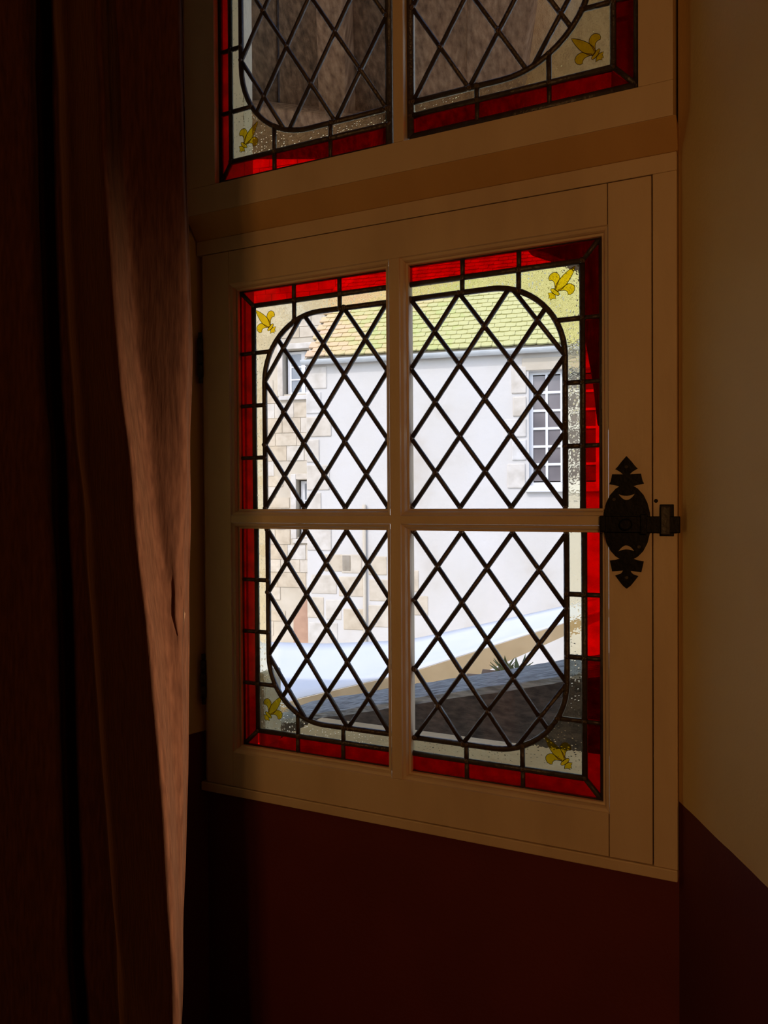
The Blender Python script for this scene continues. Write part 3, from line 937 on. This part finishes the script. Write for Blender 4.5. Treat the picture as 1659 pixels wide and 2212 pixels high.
house = empty('white_house', FP3(3, GROUND), 'white limewashed house with mossy tiled roof across the courtyard', 'house')
S0 = F(663, 1060)[0]
ZE = pA.z - 0.02
wx0, wz1 = F(1142, 802); wx1 = F(1296, 900)[0]; wz0 = F(1200, 1048)[1]
with Under(house):
    # wall in four pieces round the window opening
    SR = 9.0
    for k, (s, z) in enumerate((((S0, wx0), (GROUND, ZE)), ((wx1, SR), (GROUND, ZE)), ((wx0, wx1), (GROUND, wz0)), ((wx0, wx1), (wz1, ZE)))):
        fbox('wall', s, z, (0.0, 0.45), MT['limewash'])
    fbox('lintel', (wx0 - 0.12, wx1 + 0.12), (wz1 + 0.01, wz1 + 0.24), (-0.02, 0.1), MT['mortar'], 0.01)
    fbox('window_sill', (wx0 - 0.06, wx1 + 0.06), (wz0 - 0.12, wz0 - 0.01), (-0.08, 0.12), MT['white_paint'], 0.01)
    # quoins at the left of the window
    for (x0, x1, y0, y1) in ((1137, 1105, 790, 852), (1137, 1108, 855, 901), (1137, 1090, 903, 946), (1137, 1106, 948, 996), (1135, 1096, 1000, 1056)):
        a = F(x1, y1); b = F(x0, y0)
        fbox('quoin', (a[0], b[0]), (a[1] + 0.01, b[1] - 0.01), (-0.025, 0.1), MT['quoin'], 0.02)
    for (x0, x1, y0, y1) in ((668, 706, 790, 842), (668, 694, 845, 895), (668, 716, 898, 945), (668, 690, 948, 1000), (668, 712, 1003, 1060), (668, 694, 1063, 1130), (668, 716, 1133, 1190)):
        a = F(x0, y1); b = F(x1, y0)
        fbox('quoin', (S0, b[0]), (a[1] + 0.01, b[1] - 0.01), (-0.02, 0.1), MT['quoin'], 0.02)
    # exposed rubble low on the left
    for (x0, x1, y0, y1) in ((700, 760, 1196, 1236), (738, 782, 1196, 1240), (672, 728, 1240, 1284), (732, 786, 1244, 1290), (664, 700, 1288, 1336), (704, 738, 1294, 1340), (742, 790, 1314, 1362), (796, 836, 1200, 1244), (798, 840, 1250, 1300), (668, 730, 1344, 1392), (796, 846, 1306, 1356), (850, 905, 1230, 1280), (860, 925, 1286, 1330)):
        a = F(x0, y1); b = F(x1, y0)
        fbox('stone', (a[0], b[0]), (a[1] + 0.015, b[1] - 0.015), (-0.012, 0.1), MT['stone'], 0.02)
    tube('downpipe', [FP3(F(788, 1100)[0], F(788, 1090)[1], -0.04), FP3(F(788, 1100)[0], GROUND, -0.04)], 0.035, MT['mortar'], None, 10)
    # gutter
    NG = 10
    gp = []
    gs, ge = F(655, 782)[0], 9.0
    vs, fs = [], []
    for i, s in enumerate((gs, ge)):
        for k in range(NG + 1):
            an = math.pi + math.pi * k / NG
            vs.append(FP3(s, ZE + 0.03 + 0.085 * math.sin(an), -0.10 + 0.085 * math.cos(an)))
        for k in range(NG + 1):
            an = 2 * math.pi - math.pi * k / NG
            vs.append(FP3(s, ZE + 0.03 + 0.078 * math.sin(an), -0.10 + 0.078 * math.cos(an)))
    n = 2 * (NG + 1)
    fs = [(k, (k + 1) % n, (k + 1) % n + n, k + n) for k in range(n)] + [tuple(range(n)), tuple(range(2 * n - 1, n - 1, -1))]
    mesh_obj('gutter', vs, fs, MT['zinc'])
    fbox('eave_board', (S0 - 0.02, 9.0), (ZE - 0.02, ZE + 0.1), (-0.03, 0.05), MT['mortar'])
    # window: white casements of two columns by six rows each
    WB = 0.10
    fr = 0.07
    midw = (wx0 + wx1) / 2
    wf = fbox('window_frame', (wx0, wx0 + fr), (wz0, wz1), (WB, WB + 0.06), MT['white_paint'])
    fbox('window_frame', (wx1 - fr, wx1), (wz0, wz1), (WB, WB + 0.06), MT['white_paint'])
    fbox('window_frame', (wx0 + fr, wx1 - fr), (wz1 - fr * .8, wz1), (WB, WB + 0.06), MT['white_paint'])
    fbox('window_frame', (wx0 + fr, wx1 - fr), (wz0, wz0 + fr * .8), (WB, WB + 0.06), MT['white_paint'])
    fbox('window_frame', (midw - 0.065, midw + 0.065), (wz0 + fr * .8, wz1 - fr * .8), (WB - 0.01, WB + 0.06), MT['white_paint'])
    zlo, zhi = wz0 + fr * .8, wz1 - fr * .8
    for (sa, sb) in ((wx0 + fr, midw - 0.065), (midw + 0.065, wx1 - fr)):
        sm = (sa + sb) / 2
        fbox('glazing_bar', (sm - 0.022, sm + 0.022), (zlo, zhi), (WB + 0.005, WB + 0.045), MT['white_paint'])
        for k in range(6):
            z0 = zlo + (zhi - zlo) * k / 6; z1 = zlo + (zhi - zlo) * (k + 1) / 6
            if k: fbox('glazing_bar', (sa, sb), (z0 - 0.022, z0 + 0.022), (WB + 0.006, WB + 0.046), MT['white_paint'])
            for (q0, q1) in ((sa, sm - 0.022), (sm + 0.022, sb)):
                fbox('pane', (q0, q1), (z0 + 0.02, z1 - 0.02), (WB + 0.03, WB + 0.04), MT['far_glass'])
    for o in list(bpy.data.objects):
        if o.name.split('.')[0] in ('glazing_bar', 'pane') and o.parent is None and o is not wf:
            o.parent = wf
    fbox('window_back', (wx0 - .1, wx1 + .1), (wz0 - .1, wz1 + .1), (0.46, 0.50), MT['dark_wood'])
    # roof deck
    PITCH = R_(44)
    ru, rb = math.sin(PITCH), math.cos(PITCH)
    E0 = (ZE + 0.08, -0.12)          # z, back at the eave
    RS0, RS1 = F(664, 781)[0], 8.4
    NROW, EXPO, TW = 25, 0.155, 0.200
    RL_ = NROW * EXPO
    def RP(s, l, h): return FP3(s, E0[0] + l * ru + h * rb, E0[1] + l * rb - h * ru)
    hexa('roof_deck', [RP(RS0, 0, -0.02), RP(RS1, 0, -0.02), RP(RS1, RL_, -0.02), RP(RS0, RL_, -0.02), RP(RS0, 0, -0.14), RP(RS1, 0, -0.14), RP(RS1, RL_, -0.14), RP(RS0, RL_, -0.14)], MT['mortar'])
    # other slope
    hexa('roof_deck', [RP(RS0, RL_, -0.02), RP(RS1, RL_, -0.02), FP3(RS1, E0[0], E0[1] + 2 * RL_ * rb), FP3(RS0, E0[0], E0[1] + 2 * RL_ * rb), RP(RS0, RL_, -0.14), RP(RS1, RL_, -0.14), FP3(RS1, E0[0] - .14, E0[1] + 2 * RL_ * rb), FP3(RS0, E0[0] - .14, E0[1] + 2 * RL_ * rb)], MT['mortar'])
    fbox('gable', (S0 + 0.02, S0 + 0.4), (ZE - 2.0, ZE + 0.1), (0.46, 2 * RL_ * rb - 0.4), MT['limewash'])
    # tiles: one shared mesh, wedge shaped, with a rounded lower edge
    TL = EXPO * 1.35
    tv, th = [], 0.030
    base_prof = [(-0.5, 0.0), (-0.36, -0.012), (0.0, -0.018), (0.36, -0.012), (0.5, 0.0)]
    for z in (0.0, th):
        for x, l in base_prof: tv.append((x * TW * 0.975, l, z))
        tv += [(0.5 * TW * 0.975, TL, z - th * 0.9), (-0.5 * TW * 0.975, TL, z - th * 0.9)]
    nt_ = 7
    tf = [tuple(range(nt_)), tuple(range(2 * nt_ - 1, nt_ - 1, -1))] + [(i, (i + 1) % nt_, (i + 1) % nt_ + nt_, i + nt_) for i in range(nt_)]
    tme = bpy.data.meshes.new('roof_tile')
    tme.from_pydata(tv, [], tf); tme.materials.append(MT['roof'])
    bm_ = bmesh.new(); bm_.from_mesh(tme); bmesh.ops.recalc_face_normals(bm_, faces=bm_.faces); bm_.to_mesh(tme); bm_.free()
    ex = FD; ey = (UPV * ru + FN * rb).normalized(); ez = ex.cross(ey)
    RM = Matrix((ex, ey, ez)).transposed()
    ncol = int((RS1 - RS0) / TW)
    cnt = 0
    rest_v, rest_f = [], []
    sview = F(1300, 700)[0]
    for r in range(NROW):
        for c in range(ncol):
            s = RS0 + TW * (c + 0.5) + (TW / 2 if r % 2 else 0)
            h = 0.012 + random.uniform(0, 0.008)
            rz = random.uniform(-0.02, 0.02); rx = random.uniform(-0.015, 0.02)
            Mx = Matrix.Translation(RP(s, r * EXPO + random.uniform(-0.008, 0.008), h)) @ (RM @ Matrix.Rotation(rz, 3, 'Z') @ Matrix.Rotation(rx, 3, 'X')).to_4x4()
            if cnt < 300 and s < sview:
                o = bpy.data.objects.new('roof_tile', tme); put(o)
                o.matrix_world = Mx
                adopt(o, house); cnt += 1
            else:
                b0 = len(rest_v)
                rest_v += [Mx @ Vector(v) for v in tv]; rest_f += [tuple(i + b0 for i in f) for f in tf]
    o = mesh_obj('roof_tiles_rest', rest_v, rest_f, MT['roof']); o['kind'] = 'stuff'
    for k in range(int((RS1 - RS0) / 0.4)):
        tube('ridge_tile', [RP(RS0 + 0.4 * k, RL_, 0.02), RP(RS0 + 0.4 * k + 0.39, RL_, 0.025)], 0.085, MT['roof'], None, 10)

# ------------------------------------------------------------------ outside: stone house behind on the left
B2 = 6.0
nb = empty('stone_house', FP3(-1.5, GROUND, B2), 'older pale stone house behind the left end of the white house', 'house')
wins = [(613, 690, 752, 852), (642, 690, 1036, 1160)]
with Under(nb):
    def W2r(x0, x1, y0, y1):
        a = F(x0, y1, B2); b = F(x1, y0, B2); return a[0], b[0], a[1], b[1]
    holes = [W2r(*w) for w in wins]
    s0, s1, zt = -8.0, S0 + 2.4, 11.5
    zs = [GROUND, holes[1][2], holes[1][3], holes[0][2], holes[0][3], zt]
    fbox('wall', (s0, s1), (zs[0], zs[1]), (B2, B2 + .5), MT['mortar'])
    fbox('wall', (s0, s1), (zs[2], zs[3]), (B2, B2 + .5), MT['mortar'])
    fbox('wall', (s0, s1), (zs[4], zs[5]), (B2, B2 + .5), MT['mortar'])
    for h in holes:
        fbox('wall', (s0, h[0]), (h[2], h[3]), (B2, B2 + .5), MT['mortar'])
        fbox('wall', (h[1], s1), (h[2], h[3]), (B2, B2 + .5), MT['mortar'])
    for hi, h in enumerate(holes):
        # stone surround
        fbox('surround', (h[0] - 0.17, h[0] - 0.01), (h[2] - 0.05, h[3] + 0.16), (B2 - 0.05, B2 + 0.1), MT['quoin'], 0.015)
        fbox('surround', (h[0] - 0.01, h[1] + 0.1), (h[3] + 0.01, h[3] + 0.17), (B2 - 0.05, B2 + 0.1), MT['quoin'], 0.015)
        fbox('surround', (h[0] - 0.12, h[1] + 0.1), (h[2] - 0.17, h[2] - 0.05), (B2 - 0.08, B2 + 0.1), MT['quoin'], 0.015)
        rev = 0.18
        wf = fbox('window_frame', (h[0] + .06, h[0] + 0.17), (h[2], h[3] - 0.03), (B2 + rev, B2 + rev + 0.06), MT['white_paint'])
        mid = h[0] + 0.52
        fbox('window_frame', (mid - 0.055, mid + 0.055), (h[2], h[3] - 0.03), (B2 + rev - 0.01, B2 + rev + 0.06), MT['white_paint'])
        fbox('window_frame', (h[0] + .17, h[1]), (h[2], h[2] + 0.07), (B2 + rev, B2 + rev + 0.06), MT['white_paint'])
        fbox('window_frame', (h[0] + .17, h[1]), (h[3] - 0.10, h[3] - 0.03), (B2 + rev, B2 + rev + 0.06), MT['white_paint'])
        for k in range(3):
            z0 = h[2] + 0.07 + (h[3] - h[2] - 0.17) * k / 3; z1 = h[2] + 0.07 + (h[3] - h[2] - 0.17) * (k + 1) / 3
            if k: fbox('glazing_bar', (h[0] + .17, h[1]), (z0 - 0.02, z0 + 0.02), (B2 + rev, B2 + rev + .05), MT['white_paint'])
            fbox('pane', (h[0] + .17, mid - 0.055), (z0, z1), (B2 + rev + .02, B2 + rev + .03), MT['pale_glass'])
            fbox('pane', (mid + 0.055, h[1]), (z0, z1), (B2 + rev + .02, B2 + rev + .03), MT['pale_glass'])
        for o in list(bpy.data.objects):
            if o.name.split('.')[0] in ('glazing_bar', 'pane') and o.parent is None:
                o.parent = wf
        fbox('window_back', (h[0], h[1]), (h[2], h[3]), (B2 + .44, B2 + .49), MT['dark_wood'])
    # arched door
    d0, d1 = F(634, 1300, B2)[0], F(664, 1300, B2)[0] + 0.65
    dz = F(640, 1330, B2)[1]
    rr = (d1 - d0) / 2
    arcp = [(d0, GROUND), (d1, GROUND)] + [((d0 + d1) / 2 + rr * math.cos(k * math.pi / 12), dz + rr * 0.9 * math.sin(k * math.pi / 12)) for k in range(13)]
    n = len(arcp)
    vs = [FP3(s, z, B2 - 0.012) for s, z in arcp] + [FP3(s, z, B2 + 0.05) for s, z in arcp]
    mesh_obj('door', vs, [tuple(range(n)), tuple(range(2 * n - 1, n - 1, -1))] + [(i, (i + 1) % n, (i + 1) % n + n, i + n) for i in range(n)], MT['brown_door'])
    # ashlar blocks
    zc = GROUND + 0.1
    vs_l = F(540, 900, B2)[0] - 0.2
    while zc < 10.5:
        hgt = random.choice((0.30, 0.36, 0.42))
        s = vs_l - random.uniform(0, 0.4)
        while s < s1 - 0.3:
            wd = random.uniform(0.42, 0.85)
            e = s + wd - 0.015
            ok = True
            for h in holes:
                if not (e < h[0] - 0.18 or s > h[1] + 0.1 or zc + hgt < h[2] - 0.18 or zc > h[3] + 0.18): ok = False
            if not (e < d0 - 0.02 or s > d1 + .02 or zc > dz + rr): ok = False
            if ok and s < S0 + 1.6 and zc < 10.4:
                fbox('ashlar_block', (s, e), (zc, zc + hgt - 0.015), (B2 - 0.012 - random.uniform(0, 0.012), B2 + 0.02), MT['stone'])
            s += wd
        zc += hgt

# ------------------------------------------------------------------ outside: courtyard, awning, plant
g = box('ground', (-60, 40), (GROUND - 0.2, GROUND), (-60, -0.2), MT['ground'])
tag(g, 'pale gravel courtyard below the window', 'ground', kind='structure')

awn = empty('awning', at_depth(850, 1440, 6.0), 'white canvas awning with tan valance stretched across the courtyard', 'awning')
TOPE = [(430, 1378), (580, 1388), (700, 1392), (840, 1386), (900, 1380), (1000, 1359), (1100, 1337), (1220, 1310), (1400, 1268)]
BOTE = [(430, 1570), (580, 1528), (650, 1508), (840, 1463), (900, 1448), (1000, 1416), (1100, 1384), (1220, 1346), (1400, 1290)]
with Under(awn):
    NA = 48
    cols = []
    for i in range(NA + 1):
        x = 430 + (1400 - 430) * i / NA
        yt, yb = interp(TOPE, x), interp(BOTE, x)
        a, b = at_depth(x, yt, 7.6), at_depth(x, yb, 6.2)
        cols.append([a.lerp(b, k / 6) - Vector((0, 0, 0.05 * math.sin(math.pi * k / 6))) * 0.4 for k in range(7)])
    vs = [p for c in cols for p in c]
    fs = [(i * 7 + k, i * 7 + k + 1, (i + 1) * 7 + k + 1, (i + 1) * 7 + k) for i in range(NA) for k in range(6)]
    o = mesh_obj('canvas', vs, fs, MT['canvas'], smooth=True)
    md = o.modifiers.new('thick', 'SOLIDIFY'); md.thickness = 0.008
    vs, fs = [], []
    for i, c in enumerate(cols):
        e = c[-1]
        x = 430 + (1400 - 430) * i / NA
        dn = 0.26 if x < 900 else 0.26 - 0.16 * (x - 900) / 320
        e = e + Vector((0, -0.012, -0.002))
        vs += [e, e - Vector((0, 0, max(dn, 0.06))), e + Vector((0, 0.01, 0)), e - Vector((0, -0.01, max(dn, 0.06)))]
    for i in range(NA):
        a, b = i * 4, i * 4 + 4
        fs += [(a, a + 1, b + 1, b), (a + 2, b + 2, b + 3, a + 3), (a + 1, a + 3, b + 3, b + 1), (a, b, b + 2, a + 2)]
    mesh_obj('valance', vs, fs, MT['canvas_tan'])

# small tiled wall top with a weed growing on it, right behind the beam
wallcap = empty('tiled_wall_cap', at_depth(1080, 1470, 3.0), 'mossy pink tile wall top showing above the grey beam', 'wall cap')
with Under(wallcap):
    for k in range(3):
        c = at_depth(1034 + 34 * k, 1470 - 9 * k, 3.0)
        vs = []
        for a in (-0.055, 0.055):
            for (y, z) in ((-0.05, -0.02), (0.0, 0.022), (0.05, -0.02), (0.04, -0.04), (-0.04, -0.04)):
                vs.append(c + Vector((a * 0.9, y, z + random.uniform(-.006, .006))))
        mesh_obj('cap_tile', vs, [(0, 1, 2, 3, 4), (9, 8, 7, 6, 5)] + [(i, (i + 1) % 5, (i + 1) % 5 + 5, i + 5) for i in range(5)], MT['pink_tile'], bevel=0.004)
    c0 = at_depth(1025, 1500, 3.0); c1 = at_depth(1145, 1470, 3.0)
    hexa('masonry', [c0 + Vector((-.1, -.05, -3.9)), c1 + Vector((.1, -.05, -3.9)), c1 + Vector((.1, -.05, 0)), c0 + Vector((-.1, -.05, 0)), c0 + Vector((-.1, .05, -3.9)), c1 + Vector((.1, .05, -3.9)), c1 + Vector((.1, .05, 0)), c0 + Vector((-.1, .05, 0))], MT['mortar'])
plant = empty('weed', at_depth(1100, 1462, 2.95), 'small olive green weed growing on the tiled wall top', 'plant')
with Under(plant):
    c = at_depth(1102, 1462, 2.95)
    for k in range(44):
        an = random.uniform(0, 2 * math.pi); tilt = random.uniform(0.3, 1.25)
        d = Vector((math.cos(an) * math.sin(tilt), math.sin(an) * math.sin(tilt), math.cos(tilt)))
        L = random.uniform(0.05, 0.11)
        side = d.cross(UPV).normalized() * random.uniform(0.006, 0.011)
        o0 = c + Vector((random.uniform(-.04, .04), random.uniform(-.02, .02), 0))
        nrm = d.cross(side).normalized() * 0.001
        ring = [o0, o0 + d * L * 0.45 + side, o0 + d * L - Vector((0, 0, 0.012)), o0 + d * L * 0.45 - side]
        mesh_obj('leaf', [p + nrm for p in ring] + [p - nrm for p in ring], [(0, 1, 2, 3), (7, 6, 5, 4)] + [(i, (i + 1) % 4, (i + 1) % 4 + 4, i + 4) for i in range(4)], MT['leaf'])
